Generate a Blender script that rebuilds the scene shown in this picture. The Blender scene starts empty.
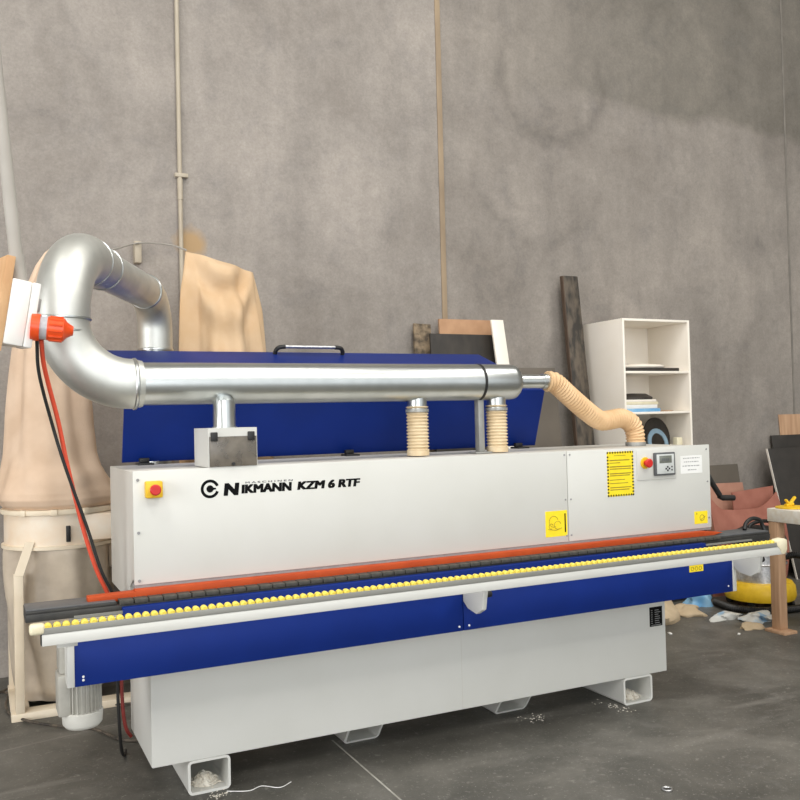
import bpy, bmesh, math, random
from mathutils import Vector, Matrix
random.seed(7)
S = bpy.context.scene
COL = S.collection
PI = math.pi

# ------------------------------------------------------------------ materials
def lin(c):
    c = c / 255.0
    return c / 12.92 if c <= 0.04045 else ((c + 0.055) / 1.055) ** 2.4
def rgb(t): return (lin(t[0]), lin(t[1]), lin(t[2]), 1.0)

def mat(name, col, rough=0.5, metal=0.0, col2=None, scale=6.0, detail=6.0, lo=0.35, hi=0.65,
        bump=0.0, bscale=60.0, stretch=(1, 1, 1), spec=0.5, coat=0.0, alpha=1.0, rough2=None):
    m = bpy.data.materials.new(name); m.use_nodes = True
    nt = m.node_tree; N = nt.nodes; L = nt.links
    b = N['Principled BSDF']
    b.inputs['Base Color'].default_value = rgb(col)
    b.inputs['Roughness'].default_value = rough
    b.inputs['Metallic'].default_value = metal
    b.inputs['Specular IOR Level'].default_value = spec
    b.inputs['Coat Weight'].default_value = coat
    b.inputs['Alpha'].default_value = alpha
    tc = N.new('ShaderNodeTexCoord'); mp = N.new('ShaderNodeMapping')
    mp.inputs['Scale'].default_value = stretch
    L.new(tc.outputs['Object'], mp.inputs['Vector'])
    if col2:
        n = N.new('ShaderNodeTexNoise'); n.inputs['Scale'].default_value = scale; n.inputs['Detail'].default_value = detail
        L.new(mp.outputs['Vector'], n.inputs['Vector'])
        r = N.new('ShaderNodeValToRGB')
        r.color_ramp.elements[0].position = lo; r.color_ramp.elements[1].position = hi
        r.color_ramp.elements[0].color = rgb(col); r.color_ramp.elements[1].color = rgb(col2)
        L.new(n.outputs['Fac'], r.inputs['Fac']); L.new(r.outputs['Color'], b.inputs['Base Color'])
        if rough2 is not None:
            q = N.new('ShaderNodeMapRange'); q.inputs['To Min'].default_value = rough; q.inputs['To Max'].default_value = rough2
            L.new(n.outputs['Fac'], q.inputs['Value']); L.new(q.outputs['Result'], b.inputs['Roughness'])
    if bump:
        n2 = N.new('ShaderNodeTexNoise'); n2.inputs['Scale'].default_value = bscale; n2.inputs['Detail'].default_value = 4
        L.new(mp.outputs['Vector'], n2.inputs['Vector'])
        bp = N.new('ShaderNodeBump'); bp.inputs['Strength'].default_value = bump; bp.inputs['Distance'].default_value = 0.01
        L.new(n2.outputs['Fac'], bp.inputs['Height']); L.new(bp.outputs['Normal'], b.inputs['Normal'])
    return m

M = {}
M['white'] = mat('machine_white_paint', (211, 211, 206), .45, col2=(207, 207, 201), scale=3, bump=.03, bscale=400)
M['side'] = mat('machine_side_paint', (208, 206, 199), .45, col2=(201, 198, 190), scale=3)
M['base'] = mat('base_paint', (217, 217, 212), .45, col2=(212, 212, 206), scale=2.5)
M['blue'] = mat('blue_enamel', (10, 42, 122), .5, col2=(8, 39, 115), scale=5, spec=.22)
M['orange'] = mat('orange_paint', (186, 76, 30), .6, col2=(174, 67, 26), scale=9, spec=.3)
M['black'] = mat('black_plastic', (28, 28, 28), .5, col2=(36, 35, 34), scale=30)
M['pad'] = mat('rubber_pad', (66, 65, 60), .6, col2=(84, 82, 76), scale=25, spec=.3)
M['track'] = mat('track_steel', (52, 52, 51), .5, .2, col2=(66, 65, 62), scale=14)
M['alu'] = mat('rail_aluminium', (142, 142, 136), .5, .0, col2=(132, 132, 126), scale=40, stretch=(.1, 1, 1))
M['roller'] = mat('yellow_nylon', (236, 216, 92), .45, col2=(226, 204, 78), scale=40)
M['cream'] = mat('cream_plastic', (232, 224, 196), .5, col2=(222, 212, 180), scale=20)
M['red'] = mat('red_plastic', (206, 40, 36), .35, col2=(196, 36, 30), scale=30)
M['yellow'] = mat('yellow_plastic', (238, 196, 40), .45, col2=(228, 184, 34), scale=30)
M['yellowlab'] = mat('yellow_label', (250, 226, 40), .5, col2=(246, 218, 34), scale=20)
M['paper'] = mat('white_label', (240, 240, 238), .5, col2=(234, 234, 231), scale=20)
M['ink'] = mat('black_ink', (12, 12, 13), .7, col2=(17, 17, 18), scale=40, spec=.1)
M['faint'] = mat('grey_print', (150, 150, 150), .6, col2=(140, 140, 140), scale=40)
M['dimink'] = mat('olive_print', (168, 150, 40), .6, col2=(150, 132, 36), scale=40)
M['chrome'] = mat('brushed_chrome', (220, 220, 220), .38, 1.0, col2=(190, 190, 190), scale=60)
M['lcd'] = mat('display_glass', (120, 124, 116), .25, col2=(112, 116, 108), scale=30)
M['keypad'] = mat('keypad_film', (206, 210, 208), .45, col2=(198, 202, 200), scale=20)
M['ctrl'] = mat('control_bezel', (92, 94, 96), .45, col2=(84, 86, 88), scale=20)
M['steel'] = mat('dull_steel', (168, 168, 164), .45, .35, col2=(146, 146, 142), scale=12)
M['motor'] = mat('motor_grey', (182, 180, 171), .5, .0, col2=(168, 165, 156), scale=16)
M['motorcap'] = mat('motor_cover', (214, 213, 206), .45, col2=(202, 200, 192), scale=10)
M['bag'] = mat('filter_cloth', (226, 200, 175), .9, col2=(212, 184, 157), scale=5, bump=.15, bscale=220)
M['bag2'] = mat('filter_cloth_tan', (216, 188, 154), .9, col2=(206, 172, 132), scale=4, bump=.15, bscale=220)
M['poly'] = mat('dusty_plastic', (182, 168, 150), .4, col2=(206, 192, 172), scale=6, detail=8, bump=.4, bscale=14)
M['frame'] = mat('cream_steel', (236, 223, 200), .5, col2=(224, 208, 182), scale=6)
M['drum'] = mat('cream_drum', (236, 224, 206), .5, col2=(230, 198, 160), scale=4, lo=.45, hi=.75)
M['hose'] = mat('beige_hose', (222, 188, 146), .65, col2=(210, 174, 130), scale=10)
M['hose2'] = mat('cream_hose', (226, 208, 176), .6, col2=(208, 186, 150), scale=10)
M['timber'] = mat('pine_timber', (194, 158, 126), .7, col2=(174, 136, 104), scale=5, stretch=(6, 6, .6), bump=.1)
M['lightwood'] = mat('pale_timber', (250, 246, 236), .6, col2=(240, 231, 214), scale=5, stretch=(.6, 6, 6))
M['ply'] = mat('board_edge', (212, 172, 128), .7, col2=(196, 152, 108), scale=6, stretch=(4, 4, 1))
M['mdf'] = mat('brown_mdf', (186, 146, 112), .75, col2=(174, 134, 101), scale=12)
M['mela'] = mat('white_melamine', (250, 243, 232), .4, col2=(247, 239, 226), scale=4)
M['dark'] = mat('charcoal_board', (40, 37, 33), .65, col2=(62, 56, 50), scale=9, stretch=(1, 1, .4), detail=9)
M['darker'] = mat('black_board', (48, 45, 42), .55, col2=(58, 54, 50), scale=8)
M['plank'] = mat('dark_plank', (96, 86, 74), .7, col2=(52, 48, 43), scale=7, stretch=(3, 3, 1), detail=10, lo=.4, hi=.6)
M['rawedge'] = mat('raw_board_edge', (92, 74, 60), .75, col2=(80, 64, 52), scale=8)
M['greysheet'] = mat('grey_sheet', (106, 98, 88), .6, col2=(94, 87, 78), scale=3)
M['greyshade'] = mat('blue_grey_sheet', (112, 112, 110), .55, col2=(126, 126, 124), scale=4)
M['terra'] = mat('terracotta_sheet', (172, 112, 95), .65, col2=(154, 94, 78), scale=6)
M['pink'] = mat('pink_sheet', (184, 138, 118), .65, col2=(170, 122, 102), scale=5)
M['stone'] = mat('crusted_offcut', (150, 132, 108), .9, col2=(84, 74, 62), scale=22, bump=.8, bscale=40)
M['cloth'] = mat('beige_rag', (198, 178, 148), .95, col2=(180, 160, 130), scale=8, bump=.2, bscale=120)
M['film'] = mat('plastic_film', (206, 206, 200), .35, col2=(150, 182, 206), scale=9, lo=.5, hi=.6, bump=.3, bscale=30)
M['bluefilm'] = mat('blue_plastic', (104, 166, 214), .4, col2=(150, 194, 224), scale=10)
M['cordred'] = mat('orange_cord', (224, 84, 56), .5, col2=(212, 76, 50), scale=30)
M['hosered'] = mat('red_air_hose', (122, 38, 32), .45, col2=(112, 34, 28), scale=30)
M['plug'] = mat('plug_orange', (236, 84, 30), .35, col2=(226, 76, 26), scale=30)
M['clear'] = mat('clear_ring', (206, 206, 210), .2, col2=(190, 190, 196), scale=20, alpha=.75)
M['outlet'] = mat('outlet_white', (246, 244, 240), .35, col2=(240, 238, 232), scale=10)
M['pvc'] = mat('grey_pvc', (172, 167, 159), .6, col2=(162, 157, 149), scale=4)
M['conduit'] = mat('cream_conduit', (190, 180, 162), .55, col2=(176, 164, 144), scale=3)
M['sealant'] = mat('tan_sealant', (166, 146, 120), .8, col2=(146, 128, 106), scale=8, stretch=(1, 1, .4))
M['joint'] = mat('joint_filler', (182, 180, 172), .8, col2=(150, 148, 140), scale=12)
M['dust'] = mat('wood_dust', (232, 228, 218), .95, col2=(208, 200, 184), scale=40)
M['smoke'] = mat('smoky_window', (104, 98, 90), .25, col2=(132, 124, 112), scale=16, alpha=.72)
M['disc'] = mat('dark_disc', (48, 44, 40), .6, col2=(60, 54, 48), scale=20)
M['bluedisc'] = mat('blue_disc', (136, 162, 178), .5, col2=(120, 146, 164), scale=12)

def galv(name, a, b, rough):
    m = mat(name, a, rough, 1.0, col2=b, scale=9, detail=3, lo=.3, hi=.7, bump=.015, bscale=22, rough2=rough + .08)
    return m
M['galv'] = galv('galvanised_steel', (206, 209, 208), (188, 192, 191), .28)
M['galv2'] = galv('galvanised_elbow', (222, 223, 218), (206, 208, 203), .48)

def ramp(N, els):
    r = N.new('ShaderNodeValToRGB'); cr = r.color_ramp
    while len(cr.elements) < len(els): cr.elements.new(.5)
    for e, (p, c) in zip(cr.elements, els): e.position = p; e.color = c if len(c) == 4 else rgb(c)
    return r

RING = (4.27, 4.22)
def wall_mat():
    m = bpy.data.materials.new('concrete_wall'); m.use_nodes = True
    nt = m.node_tree; N = nt.nodes; L = nt.links; b = N['Principled BSDF']
    b.inputs['Roughness'].default_value = .8; b.inputs['Specular IOR Level'].default_value = .25
    tc = N.new('ShaderNodeTexCoord')
    def noise(scale, detail, st=(1, 1, 1), rough=.55, dist=0):
        mp = N.new('ShaderNodeMapping'); mp.inputs['Scale'].default_value = st
        L.new(tc.outputs['Object'], mp.inputs['Vector'])
        n = N.new('ShaderNodeTexNoise'); n.inputs['Scale'].default_value = scale; n.inputs['Detail'].default_value = detail
        n.inputs['Roughness'].default_value = rough; n.inputs['Distortion'].default_value = dist
        L.new(mp.outputs['Vector'], n.inputs['Vector']); return n.outputs['Fac']
    base = ramp(N, [(.30, (144, 137, 130)), (.5, (156, 149, 142)), (.72, (169, 161, 153))])
    L.new(noise(1.3, 9, rough=.6, dist=.5), base.inputs['Fac'])
    def mul(colour, fac_out, els):
        r = ramp(N, els); L.new(fac_out, r.inputs['Fac'])
        x = N.new('ShaderNodeMixRGB'); x.blend_type = 'MULTIPLY'; x.inputs['Fac'].default_value = 1
        L.new(colour, x.inputs['Color1']); L.new(r.outputs['Color'], x.inputs['Color2']); return x.outputs['Color']
    g = lambda v: (v, v, v, 1)
    c = mul(base.outputs['Color'], noise(11, 9, rough=.75), [(.3, g(.88)), (.7, g(1.08))])
    c = mul(c, noise(70, 4, rough=.75), [(.35, g(.90)), (.65, g(1.07))])
    c = mul(c, noise(2.4, 6, (1.7, 1, .3)), [(.35, g(.91)), (.62, g(1.04))])
    c = mul(c, noise(3.2, 8, rough=.7, dist=.6), [(.30, (.86, .87, .89, 1)), (.48, g(1.0)), (.75, g(1.05))])
    def mth(op, a, b_=None, c_=None):
        n = N.new('ShaderNodeMath'); n.operation = op
        for i, v in enumerate((a, b_, c_)):
            if v is None: continue
            if isinstance(v, (int, float)): n.inputs[i].default_value = v
            else: L.new(v, n.inputs[i])
        return n.outputs[0]
    # dried water ring and drip marks on the right-hand panel
    def ring(cx, cz, rad, w, amt, c, zmax):
        vd = N.new('ShaderNodeVectorMath'); vd.operation = 'DISTANCE'; vd.inputs[1].default_value = (cx, 5.85, cz)
        L.new(tc.outputs['Object'], vd.inputs[0])
        d = mth('MULTIPLY_ADD', noise(2.2, 5, rough=.65), .34, vd.outputs['Value'])
        d = mth('ABSOLUTE', mth('SUBTRACT', d, rad + .17))
        k = mth('SMOOTH_MAX', mth('SUBTRACT', 1.0, mth('DIVIDE', d, w)), 0.0, .3)
        sp = N.new('ShaderNodeSeparateXYZ'); L.new(tc.outputs['Object'], sp.inputs['Vector'])
        zz = N.new('ShaderNodeMapRange'); zz.inputs['From Min'].default_value = zmax + .25; zz.inputs['From Max'].default_value = zmax - .25
        L.new(sp.outputs['Z'], zz.inputs['Value'])
        k = mth('MULTIPLY', mth('MULTIPLY', k, zz.outputs['Result']), mth('MULTIPLY_ADD', noise(6, 4), .8, .4))
        return mul(c, k, [(0, g(1)), (1, g(amt))])
    c = ring(RING[0], RING[1], .50, .10, .72, c, RING[1] + .25)
    c = ring(RING[0] - .15, RING[1] - .75, .60, .09, .86, c, RING[1] - .7)
    sx = N.new('ShaderNodeSeparateXYZ'); L.new(tc.outputs['Object'], sx.inputs['Vector'])
    c = mul(c, mth('GREATER_THAN', sx.outputs['X'], 3.22), [(0, g(1.03)), (1, (.90, .895, .885, 1))])
    # damp tide stain: high up on the right bay, some light falloff painted in
    sep = N.new('ShaderNodeSeparateXYZ'); L.new(tc.outputs['Object'], sep.inputs['Vector'])
    wob = N.new('ShaderNodeMath'); wob.operation = 'MULTIPLY_ADD'; wob.inputs[1].default_value = .5
    L.new(noise(.9, 4), wob.inputs[0]); L.new(sep.outputs['Z'], wob.inputs[2])
    zr = N.new('ShaderNodeMapRange'); zr.inputs['From Min'].default_value = 4.30; zr.inputs['From Max'].default_value = 4.42
    L.new(wob.outputs[0], zr.inputs['Value'])
    xr = N.new('ShaderNodeMapRange'); xr.inputs['From Min'].default_value = 3.2; xr.inputs['From Max'].default_value = 5.8
    L.new(sep.outputs['X'], xr.inputs['Value'])
    pr = N.new('ShaderNodeMath'); pr.operation = 'MULTIPLY'
    L.new(zr.outputs['Result'], pr.inputs[0]); L.new(xr.outputs['Result'], pr.inputs[1])
    c = mul(c, pr.outputs[0], [(0, g(1)), (.85, (.73, .74, .715, 1)), (1, (.70, .71, .685, 1))])
    # tan sawdust smudge above the bag
    vm = N.new('ShaderNodeVectorMath'); vm.operation = 'DISTANCE'; vm.inputs[1].default_value = (1.31, 5.85, 2.70)
    L.new(tc.outputs['Object'], vm.inputs[0])
    dn = N.new('ShaderNodeMath'); dn.operation = 'MULTIPLY_ADD'; dn.inputs[1].default_value = .09
    L.new(noise(9, 4), dn.inputs[0]); L.new(vm.outputs['Value'], dn.inputs[2])
    sm = ramp(N, [(.10, (1, 1, 1, 1)), (.17, (0, 0, 0, 1))]); L.new(dn.outputs[0], sm.inputs['Fac'])
    x = N.new('ShaderNodeMixRGB'); L.new(sm.outputs['Color'], x.inputs['Fac']); L.new(c, x.inputs['Color1'])
    x.inputs['Color2'].default_value = rgb((176, 148, 112))
    L.new(x.outputs['Color'], b.inputs['Base Color'])
    bp = N.new('ShaderNodeBump'); bp.inputs['Strength'].default_value = .12; bp.inputs['Distance'].default_value = .01
    L.new(noise(30, 6), bp.inputs['Height']); L.new(bp.outputs['Normal'], b.inputs['Normal'])
    return m

def floor_mat():
    m = bpy.data.materials.new('concrete_floor'); m.use_nodes = True
    nt = m.node_tree; N = nt.nodes; L = nt.links; b = N['Principled BSDF']
    b.inputs['Specular IOR Level'].default_value = .4
    tc = N.new('ShaderNodeTexCoord')
    def noise(scale, detail, st=(1, 1, 1), rough=.6, dist=0, rot=0):
        mp = N.new('ShaderNodeMapping'); mp.inputs['Scale'].default_value = st; mp.inputs['Rotation'].default_value = (0, 0, rot)
        L.new(tc.outputs['Object'], mp.inputs['Vector'])
        n = N.new('ShaderNodeTexNoise'); n.inputs['Scale'].default_value = scale; n.inputs['Detail'].default_value = detail
        n.inputs['Roughness'].default_value = rough; n.inputs['Distortion'].default_value = dist
        L.new(mp.outputs['Vector'], n.inputs['Vector']); return n.outputs['Fac']
    base = ramp(N, [(.28, (70, 69, 64)), (.5, (92, 90, 84)), (.75, (120, 117, 110))])
    L.new(noise(1.8, 10, dist=.6), base.inputs['Fac'])
    def over(c, fac, els, col):
        r = ramp(N, els); L.new(fac, r.inputs['Fac'])
        x = N.new('ShaderNodeMixRGB'); L.new(r.outputs['Color'], x.inputs['Fac']); L.new(c, x.inputs['Color1'])
        x.inputs['Color2'].default_value = rgb(col); return x.outputs['Color']
    g = lambda v: (v, v, v, 1)
    c = over(base.outputs['Color'], noise(1.1, 6, (.35, 1.6, 1), dist=1.5, rot=.5), [(.55, g(0)), (.70, g(.42))], (152, 149, 142))
    c = over(c, noise(26, 3), [(.60, g(0)), (.72, g(.45))], (150, 147, 140))
    c = over(c, noise(90, 2), [(.64, g(0)), (.72, g(.6))], (170, 167, 160))
    c = over(c, noise(5, 9, rough=.8, dist=.8), [(.54, g(0)), (.72, g(.4))], (132, 130, 126))
    c = over(c, noise(7, 8, rough=.75), [(.5, g(0)), (.8, g(.35))], (58, 57, 54))
    L.new(c, b.inputs['Base Color'])
    rr = N.new('ShaderNodeMapRange'); rr.inputs['To Min'].default_value = .36; rr.inputs['To Max'].default_value = .62
    L.new(noise(3, 6), rr.inputs['Value']); L.new(rr.outputs['Result'], b.inputs['Roughness'])
    bp = N.new('ShaderNodeBump'); bp.inputs['Strength'].default_value = .06; bp.inputs['Distance'].default_value = .01
    L.new(noise(40, 5), bp.inputs['Height']); L.new(bp.outputs['Normal'], b.inputs['Normal'])
    return m
M['wall'] = wall_mat(); M['floor'] = floor_mat()
M['jointgrey'] = mat('grey_joint', (138, 132, 124), .8, col2=(122, 117, 110), scale=8)
M['plain'] = mat('painted_wall', (170, 166, 158), .8, col2=(160, 156, 148), scale=2)
M['ceil'] = mat('ceiling_sheet', (196, 194, 188), .7, col2=(186, 184, 178), scale=2)

# ------------------------------------------------------------------ geometry
class MB:
    def __init__(s): s.bm = bmesh.new()
    def box(s, x0, x1, y0, y1, z0, z1, bev=0.0, seg=2):
        t = bmesh.new()
        r = bmesh.ops.create_cube(t, size=1)
        for v in t.verts:
            v.co = Vector(((x0 + x1) / 2 + v.co.x * (x1 - x0), (y0 + y1) / 2 + v.co.y * (y1 - y0), (z0 + z1) / 2 + v.co.z * (z1 - z0)))
        if bev: bmesh.ops.bevel(t, geom=list(t.edges), offset=bev, segments=seg, affect='EDGES', profile=.5)
        s._merge(t); return s
    def _merge(s, t, mtx=None):
        me = bpy.data.meshes.new('tmp')
        if mtx: bmesh.ops.transform(t, matrix=mtx, verts=t.verts)
        t.to_mesh(me); t.free(); s.bm.from_mesh(me); bpy.data.meshes.remove(me)
    def obox(s, mtx, sx, sy, sz, bev=0.0):          # oriented box, mtx places its centre
        t = bmesh.new(); bmesh.ops.create_cube(t, size=1)
        for v in t.verts: v.co = Vector((v.co.x * sx, v.co.y * sy, v.co.z * sz))
        if bev: bmesh.ops.bevel(t, geom=list(t.edges), offset=bev, segments=2, affect='EDGES', profile=.5)
        s._merge(t, mtx); return s
    def prism(s, pts, vec, bev=0.0):                 # planar polygon (3D points) extruded along vec
        t = bmesh.new(); vec = Vector(vec)
        a = [t.verts.new(Vector(p)) for p in pts]; b = [t.verts.new(Vector(p) + vec) for p in pts]
        t.faces.new(a); t.faces.new(b[::-1])
        n = len(pts)
        for i in range(n): t.faces.new((a[i], b[i], b[(i + 1) % n], a[(i + 1) % n]))
        bmesh.ops.recalc_face_normals(t, faces=t.faces)
        if bev: bmesh.ops.bevel(t, geom=list(t.edges), offset=bev, segments=2, affect='EDGES', profile=.5)
        s._merge(t); return s
    def tube(s, pts, rad, n=20, cap=True, inner=None):
        pts = [Vector(p) for p in pts]
        if not hasattr(rad, '__len__'): rad = [rad] * len(pts)
        t = bmesh.new(); rings = []; nrm = None
        for i, p in enumerate(pts):
            d = pts[min(i + 1, len(pts) - 1)] - pts[max(i - 1, 0)]
            if d.length < 1e-9: d = pts[-1] - pts[0]
            d = d.normalized()
            if nrm is None:
                nrm = d.orthogonal().normalized()
            nrm = (nrm - d * nrm.dot(d)).normalized(); bn = d.cross(nrm)
            rings.append([t.verts.new(p + (nrm * math.cos(2 * PI * k / n) + bn * math.sin(2 * PI * k / n)) * rad[i]) for k in range(n)])
        for a, b in zip(rings, rings[1:]):
            for k in range(n): t.faces.new((a[k], a[(k + 1) % n], b[(k + 1) % n], b[k]))
        if cap: t.faces.new(rings[0][::-1]); t.faces.new(rings[-1])
        bmesh.ops.recalc_face_normals(t, faces=t.faces)
        s._merge(t); return s
    def cyl(s, c, axis, r, h, n=24, bev=0.0):        # cylinder from c along axis
        c = Vector(c); a = Vector(axis).normalized()
        if bev: return s.tube([c, c, c + a * bev, c + a * (h - bev), c + a * h, c + a * h], [r * .001, r - bev, r, r, r - bev, r * .001], n, False)
        return s.tube([c, c + a * h], r, n)
    def lathe(s, c, prof, n=32, wob=None, axis=None):   # prof (r, z) about vertical axis
        t = bmesh.new(); rings = []; c = Vector(c)
        for (r, z) in prof:
            ring = []
            for k in range(n):
                th = 2 * PI * k / n; rr = r + (wob(th, z) if wob else 0)
                ring.append(t.verts.new(c + Vector((rr * math.cos(th), rr * math.sin(th), z))))
            rings.append(ring)
        for a, b in zip(rings, rings[1:]):
            for k in range(n): t.faces.new((a[k], a[(k + 1) % n], b[(k + 1) % n], b[k]))
        t.faces.new(rings[0][::-1]); t.faces.new(rings[-1])
        bmesh.ops.recalc_face_normals(t, faces=t.faces)
        s._merge(t); return s
    def loft(s, rings):
        t = bmesh.new(); R = [[t.verts.new(Vector(p)) for p in r] for r in rings]; n = len(R[0])
        for a, b in zip(R, R[1:]):
            for k in range(n): t.faces.new((a[k], a[(k + 1) % n], b[(k + 1) % n], b[k]))
        t.faces.new(R[0][::-1]); t.faces.new(R[-1])
        bmesh.ops.recalc_face_normals(t, faces=t.faces); s._merge(t); return s
    def sheet(s, fn, nu, nv, thick):                  # grid surface fn(u,v) with thickness along y
        t = bmesh.new()
        A = [[t.verts.new(Vector(fn(i / nu, j / nv))) for j in range(nv + 1)] for i in range(nu + 1)]
        B = [[t.verts.new(A[i][j].co + Vector((0, thick, 0))) for j in range(nv + 1)] for i in range(nu + 1)]
        for i in range(nu):
            for j in range(nv):
                t.faces.new((A[i][j], A[i + 1][j], A[i + 1][j + 1], A[i][j + 1]))
                t.faces.new((B[i][j], B[i][j + 1], B[i + 1][j + 1], B[i + 1][j]))
        for i in range(nu):
            t.faces.new((A[i][0], B[i][0], B[i + 1][0], A[i + 1][0])); t.faces.new((A[i][nv], A[i + 1][nv], B[i + 1][nv], B[i][nv]))
        for j in range(nv):
            t.faces.new((A[0][j], A[0][j + 1], B[0][j + 1], B[0][j])); t.faces.new((A[nu][j], B[nu][j], B[nu][j + 1], A[nu][j + 1]))
        bmesh.ops.recalc_face_normals(t, faces=t.faces); s._merge(t); return s
    def build(s, name, m, parent=None, smooth=True, origin=None):
        root = parent
        off = Vector((0, 0, 0))
        p = parent
        while p: off += p.location; p = p.parent
        if origin is not None: off = Vector(origin)
        bmesh.ops.translate(s.bm, vec=-off, verts=s.bm.verts)
        me = bpy.data.meshes.new(name); s.bm.to_mesh(me); s.bm.free()
        me.materials.append(m)
        if smooth:
            me.polygons.foreach_set('use_smooth', [True] * len(me.polygons))
            me.set_sharp_from_angle(angle=math.radians(38))
        o = bpy.data.objects.new(name, me); COL.objects.link(o)
        if parent: o.parent = parent
        elif origin is not None: o.location = off
        return o

def tag(o, label, cat, group=None, kind=None):
    o['label'] = label; o['category'] = cat
    if group: o['group'] = group
    if kind: o['kind'] = kind
    return o
def thing(name, label, cat, loc, group=None):
    o = bpy.data.objects.new(name, None); COL.objects.link(o); o.location = loc; o.empty_display_size = .1
    return tag(o, label, cat, group)
def struct(name, b, m):
    o = b.build(name, m); o['kind'] = 'structure'; return o
def arc(c, u, v, r, a0, a1, n):
    c = Vector(c); u = Vector(u); v = Vector(v)
    return [c + u * r * math.cos(a0 + (a1 - a0) * i / n) + v * r * math.sin(a0 + (a1 - a0) * i / n) for i in range(n + 1)]
def smooth_path(pts, n=10):                           # Catmull-Rom
    P = [Vector(p) for p in pts]; P = [P[0] * 2 - P[1]] + P + [P[-1] * 2 - P[-2]]; out = []
    for i in range(1, len(P) - 2):
        for k in range(n):
            t = k / n
            out.append(.5 * ((2 * P[i]) + (P[i + 1] - P[i - 1]) * t + (2 * P[i - 1] - 5 * P[i] + 4 * P[i + 1] - P[i + 2]) * t * t
                             + (3 * P[i] - P[i - 1] - 3 * P[i + 1] + P[i + 2]) * t ** 3))
    out.append(P[-2]); return out
def lettering(b, text, x0, x1, z0, z1, y, wx=.0, wz=0.0, shear=0.0, depth=.0006):
    """block letters filling the box; strokes thickened by wx, wz with overlaid shifted copies"""
    cu = bpy.data.curves.new('t', 'FONT'); cu.body = text; cu.size = 1; cu.extrude = .02; cu.shear = shear
    o = bpy.data.objects.new('t', cu); COL.objects.link(o)
    dg = bpy.context.evaluated_depsgraph_get(); me = bpy.data.meshes.new_from_object(o.evaluated_get(dg))
    bpy.data.objects.remove(o); bpy.data.curves.remove(cu)
    xs = [v.co.x for v in me.vertices]; ys = [v.co.y for v in me.vertices]
    ax, bx, ay, by = min(xs), max(xs), min(ys), max(ys)
    for v in me.vertices:
        v.co = Vector((x0 + wx + (v.co.x - ax) / (bx - ax) * (x1 - x0 - 2 * wx), y - (v.co.z + .02) / .04 * depth, z0 + wz + (v.co.y - ay) / (by - ay) * (z1 - z0 - 2 * wz)))
    k = 0
    for dx in ((-wx, -wx / 3, wx / 3, wx) if wx else (0,)):
        for dz in ((-wz, wz) if wz else (0,)):
            m2 = me.copy(); k += 1
            for v in m2.vertices: v.co += Vector((dx, -k * .00001, dz))
            b.bm.from_mesh(m2); bpy.data.meshes.remove(m2)
    bpy.data.meshes.remove(me)

# ------------------------------------------------------------------ setting
WY = 5.85
struct('floor', MB().box(-6, 12, -9, WY + .2, -.2, 0), M['floor'])
struct('wall_back', MB().box(-6, 12, WY, WY + .2, 0, 7.2), M['wall'])
struct('wall_left', MB().box(-6.2, -6, -9, WY + .2, 0, 7.2), M['plain'])
struct('wall_right', MB().box(12, 12.2, -9, WY + .2, 0, 7.2), M['plain'])
struct('ceiling', MB().box(-6.2, 12.2, -9, WY + .2, 7.2, 7.35), M['ceil'])
struct('trim_1', MB().box(3.196, 3.240, WY - .008, WY, 0, 7.2, .003), M['sealant'])
struct('trim_2', MB().box(6.93, 6.95, WY - .006, WY, 0, 7.2, .002), M['jointgrey'])
struct('trim_3', MB().box(1.483, 1.490, -9, 3.9, 0, .0012), M['joint'])
struct('trim_4', MB().prism([(-6, 3.14, 0), (1.2, 4.78, 0), (1.2, 4.788, 0), (-6, 3.148, 0)], (0, 0, .001)), M['jointgrey'])

# ------------------------------------------------------------------ the machine
BY = 3.604     # base front
HY = 3.48      # hood front
E = thing('edge_banding_machine', 'long white and blue edge banding machine standing on the concrete floor under the steel duct', 'machine', (1.94, 3.85, 0))

b = MB().box(.611, 3.262, BY, 4.12, .138, .80, .004)
base = b.build('base_cabinet', M['base'], E)
MB().box(2.0245, 2.0262, BY - .0006, BY, .14, .70).build('panel_seam', M['side'], base)
def rrect(x0, x1, z0, z1, r, n=5):
    pts = []
    for cx, cz, a in ((x1 - r, z1 - r, 0), (x0 + r, z1 - r, 90), (x0 + r, z0 + r, 180), (x1 - r, z0 + r, 270)):
        for i in range(n + 1):
            t = math.radians(a + 90 * i / n); pts.append((cx + r * math.cos(t), cz + r * math.sin(t)))
    return pts
def foot(x0, x1, y0, y1, mitre):
    w = .0105; h = .138; b = MB(); t = bmesh.new()
    def loop(pts, front): return [t.verts.new((x, (y0 + mitre * (1 - z / h)) if front else y1, z)) for x, z in pts]
    po, pi_ = rrect(x0, x1, 0, h, .020), rrect(x0 + w, x1 - w, w, h - w, .010)
    of, ob_, if_, ib = loop(po, 1), loop(po, 0), loop(pi_, 1), loop(pi_, 0)
    n = len(po)
    for A, B in ((of, ob_), (ob_, ib), (ib, if_), (if_, of)):
        for i in range(n): t.faces.new((A[i], A[(i + 1) % n], B[(i + 1) % n], B[i]))
    bmesh.ops.recalc_face_normals(t, faces=t.faces); b._merge(t)
    return b.build('foot', M['base'], E)
foot(.752, .926, BY, 4.12, 0); foot(2.972, 3.160, BY, 4.12, 0)
foot(1.512, 1.690, 3.72, 4.12, .105); foot(2.328, 2.515, 3.72, 4.12, .105)

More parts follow.
